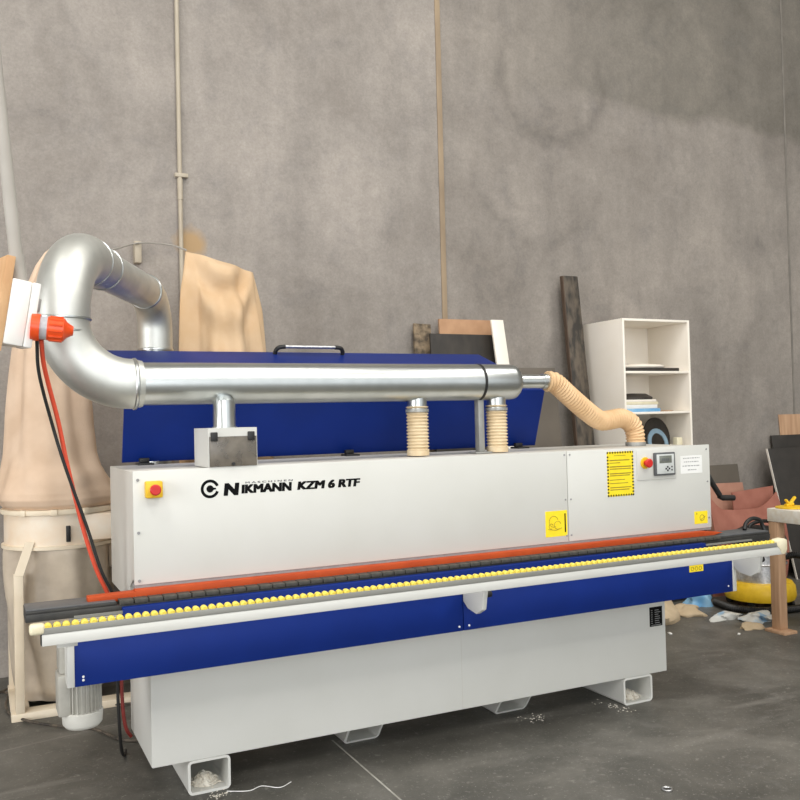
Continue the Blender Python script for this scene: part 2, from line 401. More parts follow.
# hood: profile extruded along X
prof = [(HY + .012, .90), (HY + .012, 1.318), (4.125, 1.318), (4.125, .80), (3.62, .80), (3.62, .86), (3.54, .90)]
hood = MB().prism([(.540, y, z) for y, z in prof], (2.942, 0, 0), .003).build('hood', M['side'], E)
pl = MB().box(.538, 2.5635, HY, HY + .012, .888, 1.323, .002).build('hood_panel', M['white'], E)
pr = MB().box(2.5665, 3.484, HY, HY + .012, .888, 1.323, .002).build('hood_panel', M['white'], E)
lip = MB().box(.54, 3.482, HY + .004, HY + .06, .876, .8885).build('hood_bottom_lip', M['faint'], E)
for x, z in ((.556, 1.288), (.556, 1.086), (.556, .903)): MB().cyl((x, HY, z), (0, -1, 0), .006, .003, 10).build('screw', M['faint'], pl)
for x, z in ((2.550, 1.305), (2.550, 1.09), (2.552, .918)): MB().cyl((x, HY, z), (0, -1, 0), .0045, .003, 10).build('screw', M['faint'], pl)
for x, z in ((2.582, 1.305), (2.582, 1.09), (2.580, .918), (3.462, 1.30), (3.464, 1.13), (3.468, .94)): MB().cyl((x, HY, z), (0, -1, 0), .0045, .003, 10).build('screw', M['faint'], pr)
MB().box(.56, 3.45, HY - .0, HY + .11, .85, .874).build('pressure_beam', M['black'], E)

# writing on the hood
b = MB()
n = 56; R0, R1 = .037, .0255
a0, a1 = math.radians(20), math.radians(340)
ring = [( .834 + R0 * math.cos(a0 + (a1 - a0) * i / n), 1.239 + R0 * math.sin(a0 + (a1 - a0) * i / n)) for i in range(n + 1)]
ring2 = [( .834 + R1 * math.cos(a0 + (a1 - a0) * i / n), 1.239 + R1 * math.sin(a0 + (a1 - a0) * i / n)) for i in range(n + 1)]
for i in range(n):
    q = [ring[i], ring[i + 1], ring2[i + 1], ring2[i]]
    b.prism([(x, HY, z) for x, z in q], (0, -.0006, 0))
b.cyl((.834, HY, 1.239), (0, -1, 0), .0145, .0006, 24)
b.prism([(.84, HY, 1.245), (.84, HY, 1.233), (.858, HY, 1.236), (.858, HY, 1.242)], (0, -.0007, 0))
b.build('ring_emblem', M['ink'], pl)
b = MB()
lettering(b, 'N', .888, .953, 1.208, 1.258, HY, .0052, .002, .1)
lettering(b, 'IKMANN', .961, 1.174, 1.213, 1.249, HY, .0034, .0014, .05)
b.build('brand_lettering', M['ink'], pl, smooth=False)
b = MB(); lettering(b, 'KZM 6 RTF', 1.197, 1.482, 1.214, 1.249, HY, .0036, .0014, .14)
b.build('model_lettering', M['ink'], pl, smooth=False)
b = MB(); lettering(b, 'M A S C H I N E N', .978, 1.178, 1.2525, 1.2600, HY, .0007, .0003)
b.build('small_lettering', M['ctrl'], pl, smooth=False)

# emergency stops
eb = MB().box(.580, .644, HY - .040, HY, 1.219, 1.283, .006).build('emergency_stop', M['yellow'], E)
MB().cyl((.612, HY - .040, 1.251), (0, -1, 0), .012, .014, 20).cyl((.612, HY - .052, 1.251), (0, -1, 0), .021, .014, 24, .004).build('stop_button', M['red'], eb)
cp = MB().box(2.992, 3.250, HY - .004, HY, 1.158, 1.312, .0015).build('control_plate', M['white'], E)
es = MB().cyl((3.043, HY - .004, 1.245), (0, -1, 0), .030, .006, 28, .002).build('emergency_stop', M['yellow'], E)
MB().cyl((3.043, HY - .009, 1.245), (0, -1, 0), .013, .018, 20).cyl((3.043, HY - .027, 1.245), (0, -1, 0), .023, .016, 24, .005).build('stop_button', M['red'], es)
cu = MB().box(3.096, 3.232, HY - .018, HY - .004, 1.177, 1.294, .004).build('control_unit', M['ctrl'], E)
MB().box(3.108, 3.222, HY - .0195, HY - .018, 1.186, 1.285, .0005).build('keypad', M['keypad'], cu)
MB().box(3.125, 3.206, HY - .0205, HY - .019, 1.240, 1.278, .0005).build('display', M['lcd'], cu)
b = MB()
for dx, dz in ((0, .009), (0, -.009), (.011, 0), (-.011, 0)): b.cyl((3.178 + dx, HY - .0195, 1.211 + dz), (0, -1, 0), .0058, .0015, 4)
b.box(3.202, 3.210, HY - .0205, HY - .0195, 1.216, 1.224).box(3.202, 3.210, HY - .0205, HY - .0195, 1.200, 1.208)
b.build('key', M['ink'], cu)
b = MB()
for i in range(4): b.box(3.140 + i * .013, 3.149 + i * .013, HY - .0209, HY - .0205, 1.250, 1.264)
b.build('display_digits', M['ctrl'], cu)

# labels on the hood
w = MB().box(2.806, 2.971, HY - .001, HY, 1.087, 1.309).build('warning_label', M['yellowlab'], E)
b = MB()
x0, x1, z0, z1 = 2.806, 2.971, 1.087, 1.309
def dashes(b, x0, x1, z0, z1, y, st, wd):
    nx = int((x1 - x0) / st)
    for i in range(nx + 1):
        for zz in (z0, z1 - wd):
            b.prism([(x0 + i * st, y, zz), (min(x1, x0 + i * st + st * .5), y, zz), (min(x1, x0 + i * st + st * .5), y, zz + wd), (x0 + i * st, y, zz + wd)], (0, -.0006, 0))
    nz = int((z1 - z0) / st)
    for i in range(nz):
        for xx in (x0, x1 - wd):
            b.box(xx, xx + wd, y - .0006, y, z0 + i * st, z0 + i * st + st * .5)
dashes(b, x0, x1, z0, z1, HY - .001, .0160, .0095)
b.build('hazard_border', M['ink'], w, smooth=False)
b = MB()
for i, (za, ln, ht) in enumerate(((1.289, .55, .003), (1.266, .95, .006), (1.253, .5, .004), (1.234, 1, .006), (1.223, 1, .005), (1.200, 1, .006), (1.190, .95, .005), (1.169, .7, .004), (1.152, .85, .004), (1.131, 1, .005), (1.120, .9, .005))):
    xs = 2.822 if i else 2.85
    b.box(xs, xs + .133 * ln, HY - .0014, HY - .001, za - ht / 2, za + ht / 2)
b.build('printed_lines', M['dimink'], w, smooth=False)
w = MB().box(3.282, 3.430, HY - .001, HY, 1.178, 1.270).build('paper_label', M['paper'], E)
b = MB()
for za, xa, xb in ((1.257, 3.30, 3.412), (1.238, 3.305, 3.41), (1.217, 3.295, 3.415), (1.196, 3.33, 3.39)):
    x = xa
    while x < xb:
        l = random.uniform(.006, .02); b.box(x, min(xb, x + l), HY - .0014, HY - .001, za - .0022, za + .0022); x += l + .005
b.build('printed_lines', M['faint'], w, smooth=False)
w = MB().box(2.431, 2.557, HY - .001, HY, .918, 1.040).build('warning_label', M['yellowlab'], E)
b = MB()
for r, cx, cz in ((.026, 2.478, .990), (.019, 2.500, .972), (.012, 2.462, .968)):
    pts = arc((cx, HY - .0013, cz), (1, 0, 0), (0, 0, 1), r, .3, 5.2, 20); b.tube(pts, .0014, 6)
b.tube([(2.445, HY - .0013, .955), (2.49, HY - .0013, .948), (2.525, HY - .0013, .958)], .0014, 6)
b.build('printed_sketch', M['dimink'], w)
MB().box(2.541, 2.548, HY - .0015, HY - .001, .935, 1.025).build('printed_bar', M['ink'], w)
w = MB().box(3.366, 3.457, HY - .001, HY, .912, .977).build('warning_label', M['yellowlab'], E)
b = MB(); b.tube(arc((3.418, HY - .0013, .943), (1, 0, 0), (0, 0, 1), .015, 0, 6.28, 20), .0014, 6); b.tube([(3.405, HY - .0013, .93), (3.44, HY - .0013, .95)], .0014, 6)
b.cyl((3.382, HY - .001, .965), (0, -1, 0), .006, .0006, 3)
b.build('printed_sketch', M['dimink'], w)

# orange guard beam with noses
b = MB()
b.box(.535, 3.40, HY - .03, HY + .015, .842, .876, .003)
b.prism([(.365, 3.455, .846), (.365, 3.455, .866), (.54, 3.45, .870), (.54, 3.45, .836)], (0, .05, 0), .003)
b.prism([(3.398, 3.45, .842), (3.398, 3.45, .876), (3.43, 3.45, .873), (3.545, 3.46, .858), (3.43, 3.45, .845)], (0, .045, 0), .002)
b.build('guard_beam', M['orange'], E)

# feed track with chain pads
trk = MB().box(.150, 3.83, 3.408, 3.56, .806, .834, .002).box(.150, .462, 3.412, 3.56, .834, .844, .002).box(3.45, 3.83, 3.412, 3.56, .834, .844, .002).build('feed_track', M['track'], E)
MB().box(.152, .46, 3.418, 3.56, .844, .849, .001).build('top_plate', M['ctrl'], trk)
MB().box(3.46, 3.828, 3.418, 3.56, .844, .849, .001).build('top_plate', M['ctrl'], trk)
pad = None
x = .47; i = 0
while x < 3.44:
    if pad is None:
        pad = MB().box(-.0248, .0248, -.035, .035, -.0075, .0075, .0015).build('chain_pad', M['pad'], None)
        pad.parent = trk; p = pad
    else:
        p = pad.copy(); COL.objects.link(p); p.parent = trk
    p.location = Vector((x + .0265, 3.432, .8435)) - E.location
    x += .0535
MB().box(.310, .480, 3.375, 3.385, .808, .818).build('edge_strip', M['alu'], E)
MB().box(3.335, 3.66, 3.375, 3.385, .814, .822).build('edge_strip', M['alu'], E)
MB().box(.478, 3.335, 3.372, 3.404, .70, .829, .003).build('track_cover', M['blue'], E)
MB().box(.312, 3.480, 3.375, BY, .60, .799, .003).build('table_frame', M['side'], E)
# blue apron
a1 = MB().box(.306, 1.896, 3.350, 3.374, .572, .745, .002).build('apron_panel', M['blue'], E)
a2 = MB().box(1.899, 3.487, 3.350, 3.374, .572, .745, .002).build('apron_panel', M['blue'], E)
for x, z in ((.335, .606), (.335, .594), (1.876, .592)): MB().cyl((x, 3.35, z), (0, -1, 0), .0045, .003, 10).build('bolt', M['paper'], a1)
for x, z in ((1.925, .592), (3.455, .603)): MB().cyl((x, 3.35, z), (0, -1, 0), .0045, .003, 10).build('bolt', M['paper'], a2)
MB().box(.281, .306, 3.348, 3.60, .572, .76, .002).build('end_plate', M['white'], E)
MB().box(3.487, 3.512, 3.348, 3.60, .572, .76, .002).build('end_plate', M['white'], E)
w = MB().box(3.196, 3.288, 3.349, 3.35, .697, .730).build('warning_label', M['yellowlab'], E)
b = MB()
for cx in (3.215, 3.242, 3.268): b.tube(arc((cx, 3.3487, .713), (1, 0, 0), (0, 0, 1), .009, 0, 6.28, 14), .0015, 6)
b.build('printed_sketch', M['dimink'], w)

# roller rail in front
RY = 3.115
rail = MB().box(.186, 3.600, RY, RY + .04, .783, .8215, .003).build('support_rail', M['white'], E)
MB().box(.186, 3.57, RY - .001, RY + .032, .822, .8425, .001).build('rail_profile', M['alu'], rail)
MB().box(.183, .187, RY + .004, RY + .04, .785, .838).build('rail_seal', M['black'], rail)
MB().box(.148, .196, RY - .004, RY + .038, .822, .857, .01, 3).build('end_cap', M['cream'], rail)
MB().prism([(3.545, RY - .004, .826), (3.540, RY - .004, .848), (3.552, RY - .004, .858), (3.59, RY - .004, .862), (3.612, RY - .004, .853), (3.612, RY - .004, .805), (3.60, RY - .004, .785), (3.575, RY - .004, .785), (3.560, RY - .004, .815)], (0, .042, 0), .004).build('end_cap', M['cream'], rail)
proto = None; N_R = 117; step = .0286; x = .205; rest = []
for i in range(N_R):
    if i < 100:
        if proto is None:
            proto = MB().cyl((0, -.012, 0), (0, 1, 0), .0125, .026, 16, .005).build('roller', M['roller'], None); r = proto
        else:
            r = proto.copy(); COL.objects.link(r)
        r.parent = rail; r.location = Vector((x, RY + .014, .8440)) - E.location
    else: rest.append(x)
    x += step
b = MB()
for xx in rest: b.cyl((xx, RY + .002, .8440), (0, 1, 0), .0125, .026, 16, .005)
o = b.build('roller', M['roller'], rail); o['kind'] = 'stuff'

# support brackets between apron and rail
def bracket(xc, knob=True):
    t = .022
    b = MB().prism([(xc, 3.349, .778), (xc, 3.349, .700), (xc, 3.31, .675), (xc, 3.24, .664), (xc, 3.19, .690), (xc, 3.170, .778)], (t, 0, 0), .003)
    o = b.build('rail_bracket', M['white'], E)
    if knob: MB().cyl((xc + t, 3.20, .752), (1, 0, 0), .014, .03, 16, .003).build('clamp_knob', M['black'], o)
bracket(1.897); bracket(3.49); 
o = MB().box(.235, .300, 3.16, 3.349, .762, .778, .002).build('rail_bracket', M['white'], E)

# drive motor under the left end
mc = (.342, 3.47)
m = MB()
prof_m = [(.052, .40), (.066, .40), (.066, .565), (.052, .565)]
m.lathe((mc[0], mc[1], 0), [(.055, .44), (.060, .442), (.060, .570), (.050, .575)], 32)
for k in range(26):
    th = 2 * PI * k / 26
    m.obox(Matrix.Translation((mc[0] + .063 * math.cos(th), mc[1] + .063 * math.sin(th), .508)) @ Matrix.Rotation(th, 4, 'Z'), .012, .004, .125)
mot = m.build('drive_motor', M['motor'], E)
MB().lathe((mc[0], mc[1], 0), [(.045, .392), (.060, .397), (.070, .410), (.073, .452), (.068, .456)], 32).build('fan_cover', M['motorcap'], mot)
MB().box(.255, .300, 3.42, 3.54, .45, .60, .008).box(.262, .295, 3.44, 3.56, .60, .72, .006).build('gearbox', M['motor'], mot)
MB().box(.30, .40, 3.40, 3.55, .565, .61, .004).build('motor_flange', M['motor'], mot)

npl = MB().box(3.155, 3.240, BY - .001, BY, .380, .481).build('rating_plate', M['ink'], E)
b = MB()
for i in range(7):
    b.box(3.165, 3.175, BY - .0014, BY - .001, .462 - i * .011, .465 - i * .011)
    b.box(3.19, 3.19 + random.uniform(.02, .042), BY - .0014, BY - .001, .462 - i * .011, .465 - i * .011)
b.box(3.165, 3.232, BY - .0014, BY - .001, .385, .388)
b.build('printed_lines', M['faint'], npl, smooth=False)

# opened hood lid
x0, x1 = .596, 2.843
b = MB()
b.prism([(x0, 4.150, 1.330), (x0, 4.040, 1.640), (x0, 4.74, 1.889), (x0, 4.745, 1.877), (x0, 4.054, 1.631), (x0, 4.163, 1.330)], (x1 - x0, 0, 0), .002)
lidob = b.build('hood_lid', M['blue'], E)
def on_lid(y): return 1.640 + (y - 4.04) / .70 * .249
hy_, hz_ = 4.70, on_lid(4.70)
for xa, xb in ((1.503, 1.545), (1.908, 1.866)):
    MB().tube(smooth_path([(xa, hy_, hz_ + .002), (xa + (xb - xa) * .12, hy_ - .012, hz_ + .022), (xa + (xb - xa) * .5, hy_ - .02, hz_ + .036), (xb + (xb - xa) * .3, hy_ - .022, hz_ + .040)], 6), .012, 14).build('handle_end', M['black'], lidob)
MB().tube([(1.555, hy_ - .022, hz_ + .040), (1.856, hy_ - .022, hz_ + .040)], .0095, 14).build('handle_grip', M['chrome'], lidob)
for xx in (.69, 1.70, 2.716):
    MB().box(xx - .035, xx + .035, 4.07, 4.155, 1.317, 1.327, .002).box(xx - .022, xx + .022, 4.115, 4.140, 1.327, 1.348, .003).build('lid_hinge', M['black'], E)

# suction box with smoky window on the hood
x0, x1, y0, y1, z0, z1 = .830, 1.030, HY, 3.725, 1.323, 1.479
b = MB()
b.box(x0, x0 + .006, y0, y1, z0, z1 - .006).box(x1 - .006, x1, y0, y1, z0, z1 - .006).box(x0, x1, y0, y1, z1 - .006, z1).box(x0 + .006, x1 - .006, y1 - .006, y1, z0 + .003, z1 - .006).box(x0 + .006, x1 - .006, y0, y1, z0, z0 + .003)
b.box(x0 + .006, x1 - .006, y0, y0 + .006, z1 - .034, z1 - .006)
sb = b.build('suction_box', M['white'], E)
wn = MB().box(x0 + .004, x1 - .003, y0 - .005, y0 - .001, z0 + .002, z1 - .034, .001).build('window', M['smoke'], sb)
for xx in (.853, 1.004):
    MB().box(xx - .014, xx + .014, y0 - .012, y0 - .001, z1 - .052, z1 - .016, .003).build('hinge', M['black'], sb)
MB().cyl((.928, y0 - .005, z0 + .012), (0, -1, 0), .007, .012, 14, .002).build('latch_knob', M['black'], sb)
MB().box(.85, 1.01, y0 + .02, y1 - .03, z0 + .003, z0 + .018, .006).build('dust_heap', M['dust'], sb)

# ------------------------------------------------------------------ extraction duct
DX0, DX1, DY, DZ, DR = .558, 2.40, 3.72, 1.668, .0885
D = thing('extraction_duct', 'shiny galvanised steel extraction duct running above the machine and curving up at its left end', 'duct', (1.5, DY, 1.58))
def ring_at(c, axis, r, wd, parent, m=M['galv']):
    c = Vector(c); a = Vector(axis).normalized()
    MB().tube([c - a * wd / 2, c - a * wd / 4, c + a * wd / 4, c + a * wd / 2], [r, r + .004, r + .004, r], 40).build('duct_clamp', m, parent)
MB().tube([(DX0, DY, DZ), (2.215, DY, DZ)], DR, 48).build('main_pipe', M['galv'], D)
endp = [(2.225, DR), (2.40, DR), (2.425, DR * .95), (2.44, DR * .8), (2.447, DR * .5), (2.449, .03)]
MB().tube([(x, DY, DZ) for x, r in endp], [r for x, r in endp], 48).build('end_cap', M['galv'], D)
MB().tube([(2.213, DY, DZ), (2.227, DY, DZ)], DR + .002, 48).build('dark_seam', M['black'], D)
MB().tube([(2.445, DY, DZ + .003), (2.62, DY, DZ + .003)], .035, 28).tube([(2.60, DY, DZ + .003), (2.64, DY, DZ + .003)], .039, 28).build('reducer_pipe', M['galv'], D)
# bottom elbow : along -X turning up
ER = .103
el = arc((DX0 + .02, DY, DZ + .262), (0, 0, -1), (-1, 0, 0), .262, 0, PI / 2, 22)
MB().tube([(DX0 + .06, DY, DZ)] + el, [ER - .008] + [ER] * len(el), 48).build('elbow', M['galv2'], D)
ring_at((DX0 + .03, DY, DZ), (1, 0, 0), ER, .016, D)
top = el[-1]                                   # (.345, DY, 1.943)
MB().tube([top + Vector((0, 0, -.06)), top + Vector((0, 0, .0))], ER - .004, 48).build('collar', M['galv2'], D)
ring_at(top + Vector((0, 0, -.055)), (0, 0, 1), ER, .014, D)
ring_at(top + Vector((0, 0, -.002)), (0, 0, 1), ER + .004, .012, D)
dh = Vector((.417, .909, 0)).normalized()
base_up = top + Vector((0, 0, .0))
r2 = .285
el2 = arc(base_up + dh * r2, -dh, (0, 0, 1), r2, 0, PI / 2, 24)
MB().tube(el2 + [el2[-1] + dh * .05], [ER + .004] * len(el2) + [ER], 48).build('elbow', M['galv2'], D)
e2 = el2[-1] + dh * .05
ring_at(e2, dh, ER, .014, D)
s1 = e2 + dh * .17; s2 = e2 + dh * .89
MB().tube([e2 - dh * .02, s1], .096, 48).build('pipe_section', M['galv2'], D)
ring_at(s1, dh, .096, .014, D)
MB().tube([s1, s2], .090, 48).build('pipe_section', M['galv2'], D)
ring_at(s2, dh, .093, .02, D)
el3 = arc(s2 + Vector((0, 0, -.2)), (0, 0, 1), dh, .2, 0, PI / 2, 22)
MB().tube(el3 + [el3[-1] + Vector((0, 0, -.1))], .094, 48).build('elbow', M['galv2'], D)
e3 = el3[-1] + Vector((0, 0, -.1))
ring_at(e3, (0, 0, 1), .095, .016, D)
MB().tube([e3, (e3.x, e3.y, 1.05)], .09, 40).build('drop_pipe', M['galv'], D)
# branches under the main pipe
MB().tube([(.945, DY - .055, 1.478), (.945, DY - .055, 1.582), (.948, DY - .02, 1.60)], .047, 32).tube([(.945, DY - .055, 1.476), (.945, DY - .055, 1.484)], .052, 32).build('branch_pipe', M['galv'], D)
for xx in (1.885, 2.325): MB().tube([(xx, DY, 1.535), (xx, DY, 1.60)], .047, 32).build('branch_pipe', M['galv'], D)
MB().box(2.210, 2.242, DY - .02, DY + .02, 1.328, 1.585, .003).box(2.18, 2.27, DY - .04, DY + .04, 1.320, 1.328, .001).build('support_leg', M['steel'], D)
MB().tube([el2[12] + Vector((0, 0, .09)), el2[12] + Vector((0, 0, .122))], .006, 8).build('bolt', M['steel'], D)

# flexible hoses
def corrugated(path, r, pitch, amp):
    P = path; out = []; rad = []
    L = 0; acc = [0]
    for a, b_ in zip(P, P[1:]): L += (b_ - a).length; acc.append(L)
    n = int(L / pitch * 4); j = 0
    for i in range(n + 1):
        s = L * i / n
        while j < len(acc) - 2 and acc[j + 1] < s: j += 1
        f = (s - acc[j]) / max(1e-9, acc[j + 1] - acc[j])
        out.append(P[j].lerp(P[j + 1], f)); rad.append(r + amp * (0, 1, 0, -1)[i % 4])
    return out, rad
for xx, lab in ((1.885, 'short upright cream ribbed hose under the middle of the steel duct'), (2.325, 'short upright cream ribbed hose under the right capped end of the steel duct')):
    h = thing('flexible_hose', lab, 'hose', (xx, DY, 1.323), 'short ribbed hoses under the duct')
    p, r = corrugated([Vector((xx, DY, 1.345)), Vector((xx, DY, 1.555))], .050, .0155, .0045)
    MB().tube(p, r, 32).build('ribbed_sleeve', M['hose2'], h)
    MB().tube([(xx, DY, 1.323), (xx, DY, 1.352)], .053, 32).build('hose_cuff', M['hose2'], h)
    MB().tube([(xx, DY, 1.528), (xx, DY, 1.542)], .0555, 32).build('hose_clip', M['steel'], h)
h = thing('flexible_hose', 'fat beige ribbed hose snaking from the duct end down to the hood top', 'hose', (3.282, 3.79, 1.32))
path = smooth_path([(2.63, DY, 1.671), (2.68, DY, 1.663), (2.77, 3.73, 1.60), (2.90, 3.75, 1.515), (3.00, 3.77, 1.465), (3.07, 3.78, 1.464), (3.165, 3.79, 1.472), (3.232, 3.79, 1.44), (3.254, 3.79, 1.39), (3.258, 3.79, 1.335)], 14)
p, r = corrugated(path, .050, .018, .0034)
MB().tube(p, r, 32).build('ribbed_sleeve', M['hose'], h)
MB().tube([(3.258, 3.79, 1.320), (3.258, 3.79, 1.340)], .055, 32).build('hose_clip', M['steel'], h)

# ------------------------------------------------------------------ outlet on its drop conduit, cords
OB = thing('power_outlet', 'white isolator box with orange plug on a tilted timber board beside the duct elbow', 'outlet', (.16, 3.50, 1.92))
Rt = Matrix.Translation((.150, 3.50, 1.915)) @ Matrix.Rotation(math.radians(9), 4, 'Y') @ Matrix.Rotation(math.radians(14), 4, 'Z')
def ob(name, m, cx, cy, cz, sx, sy, sz, bev, parent):
    return MB().obox(Rt @ Matrix.Translation((cx, cy, cz)), sx, sy, sz, bev).build(name, m, parent)
bd = ob('backing_board', M['ply'], -.070, .012, .025, .030, .12, .345, .002, OB)
bx1 = ob('isolator_box', M['outlet'], -.020, 0, .0, .070, .10, .240, .007, OB)
bx2 = ob('isolator_cover', M['outlet'], .031, 0, .0, .030, .104, .240, .005, OB)
ob('isolator_switch', M['steel'], .054, -.01, .045, .020, .02, .05, .003, OB)
pb = Vector((.188, 3.475, 1.868)); pd = Vector((1, -.12, -.10)).normalized()
fl = MB().tube([pb, pb + pd * .030], .05, 28).build('socket_ring', M['plug'], OB)
MB().tube([pb + pd * .028, pb + pd * .062], .043, 28).build('plug_collar', M['clear'], OB)
b = MB().tube([pb + pd * .055, pb + pd * .112, pb + pd * .122, pb + pd * .145], [.044, .043, .03, .016], 28)
for k in range(12):
    th = 2 * PI * k / 12; nrm = pd.orthogonal().normalized(); bn = pd.cross(nrm)
    off = (nrm * math.cos(th) + bn * math.sin(th)) * .043
    b.tube([pb + pd * .062 + off, pb + pd * .108 + off], .005, 6)
b.build('plug_body', M['plug'], OB)
b = MB().tube([(.152, 3.53, 2.03), (.068, 3.53, 3.00), (.02, 3.53, 3.6), (-.02, 3.53, 7.2)], .0245, 20).tube([(.152, 3.53, 2.03), (.141, 3.53, 2.14)], .030, 20)
b.build('drop_conduit', M['pvc'], OB)

def cord(name, label, pts, r, m, cat='cord', n=12, group=None):
    b = MB().tube(smooth_path(pts, 12), r, n)
    return tag(b.build(name, m), label, cat, group)
cord('extension_lead', 'orange power cord hanging from the isolator plug down behind the machine nose',
     [(.222, 3.49, 1.822), (.236, 3.55, 1.72), (.287, 3.63, 1.52), (.322, 3.66, 1.34), (.376, 3.68, 1.10), (.425, 3.69, .93), (.47, 3.70, .82), (.50, 3.72, .70)], .0085, M['cordred'])
cord('extension_lead', 'black power cord hanging beside the orange cord at the left end of the machine',
     [(.207, 3.49, 1.822), (.216, 3.54, 1.70), (.262, 3.62, 1.52), (.312, 3.64, 1.34), (.390, 3.665, 1.10), (.44, 3.675, .93), (.487, 3.69, .82), (.51, 3.715, .70)], .0065, M['black'])
cord('floor_cable', 'black cable dropping from under the blue apron to the floor beside the red air hose', [(.540, 4.03, .66), (.546, 4.05, .36), (.552, 4.06, .18), (.565, 4.10, .06), (.585, 4.16, .012), (.60, 4.22, .012)], .007, M['black'])
cord('air_hose', 'dark red air hose curving from under the apron into the machine base', [(.562, 4.03, .66), (.563, 4.05, .38), (.568, 4.05, .24), (.580, 4.05, .165), (.602, 4.06, .125)], .008, M['hosered'], 'hose')
cord('floor_cable', 'grey brown cable looping over the floor at the left below the dust collector', [(.06, 5.55, .012), (.14, 5.45, .012), (.125, 5.22, .012), (.15, 5.03, .012), (.24, 4.86, .012), (.38, 4.70, .012), (.50, 4.60, .012), (.60, 4.38, .012), (.70, 4.32, .012), (.95, 4.30, .012)], .0065, M['plank'], 'cable')
cord('floor_cable', 'thin brown cable lying across the collector frame on the floor', [(.04, 5.40, .012), (.20, 5.52, .03), (.34, 5.33, .03), (.45, 5.12, .03), (.56, 4.98, .012), (.75, 4.9, .012)], .006, M['plank'], 'cable')

# ------------------------------------------------------------------ dust collector
DC = thing('dust_collector', 'twin bag dust collector with beige filter bags and cream drums left of the machine', 'dust collector', (.42, 5.25, 0))
c1 = (.418, 5.25)
pr1 = [(1.066, .418, .285), (1.085, .416, .305), (1.115, .412, .318), (1.15, .408, .312), (1.18, .402, .296), (1.22, .394, .276), (1.28, .384, .250), (1.36, .378, .232), (1.5, .374, .214), (1.65, .372, .202), (1.8, .371, .190), (1.95, .371, .174), (2.12, .374, .148), (2.29, .382, .115), (2.40, .392, .080), (2.47, .402, .045), (2.50, .405, .015)]
rings = []
for (za, ca, ra), (zb, cb, rb) in zip(pr1, pr1[1:]):
    for i in range(5):
        f = i / 5; z = za + (zb - za) * f; c = ca + (cb - ca) * f; r = ra + (rb - ra) * f
        ring = []
        for k in range(120):
            th = 2 * PI * k / 120
            up = min(1, max(0, (z - 1.12) / .45))
            lowb = math.exp(-((z - 1.20) / .13) ** 2)
            g = up * r * (.085 * math.sin(4 * th + 2.0 + .5 * z) + .045 * math.sin(7 * th - 1.1 * z) + .02 * math.sin(12 * th + 2 * z))
            # slumped diagonal creases above the clamp band
            q = z - 1.20 - .05 * math.sin(th * 2 + .6)
            g += lowb * (.015 * math.sin(30 * q + 1.5 * math.sin(2 * th)) * (.5 + .5 * math.sin(2 * th + 4.2)) + .010 * math.sin(9 * th))
            ring.append((c + (r + g) * math.cos(th), 5.25 + (r + g) * math.sin(th), z))
        rings.append(ring)
MB().loft(rings).build('filter_bag', M['bag'], DC)
def resample(pr, k):
    out = []
    for (a, b_), (c, d) in zip(pr, pr[1:]):
        for i in range(k): out.append((a + (c - a) * i / k, b_ + (d - b_) * i / k))
    out.append(pr[-1]); return out
def drum(cx, cy):
    d = MB().lathe((cx, cy, 0), [(.275, .862), (.288, .866), (.288, 1.036), (.275, 1.04)], 56).build('drum', M['drum'], DC)
    MB().lathe((cx, cy, 0), [(.28, 1.034), (.304, 1.038), (.306, 1.050), (.304, 1.062), (.28, 1.066)], 56).build('clamp_band', M['frame'], d)
    MB().lathe((cx, cy, 0), [(.28, .852), (.302, .855), (.302, .872), (.28, .875)], 56).build('clamp_band', M['frame'], d)
    for th in (-1.75, -1.2, -2.3): MB().obox(Matrix.Translation((cx + .300 * math.cos(th), cy + .304 * math.sin(th), 1.050)) @ Matrix.Rotation(th, 4, 'Z'), .02, .035, .032, .004).build('band_clip', M['frame'], d)
    th = -1.52
    MB().obox(Matrix.Translation((cx + .292 * math.cos(th), cy + .296 * math.sin(th), .935)) @ Matrix.Rotation(th, 4, 'Z'), .014, .022, .085, .003).build('latch', M['black'], d)
    return d
drum(*c1); c2 = (1.36, 5.25); drum(*c2)
# fan housing between the two drums under the drop pipe
MB().box(.50, 1.28, 4.975, 5.50, .89, 1.03, .006).lathe((.89, 5.20, 0), [(.2, .70), (.24, .72), (.24, 1.05), (.12, 1.07)], 40).build('fan_housing', M['drum'], DC)
def foldp(th, z): return math.sin(9 * th + 3 * z) * .008 + math.sin(4 * th + 9 * z) * .012 + math.sin(17 * th) * .003
for (cx, cy) in (c1, c2):
    pp = [(.10, .03), (.20, .04), (.235, .10), (.25, .25), (.275, .42), (.285, .6), (.286, .76), (.284, .84), (.278, .862)]
    MB().lathe((cx, cy, 0), resample(pp, 4), 72, foldp).build('collection_bag', M['poly'], DC)
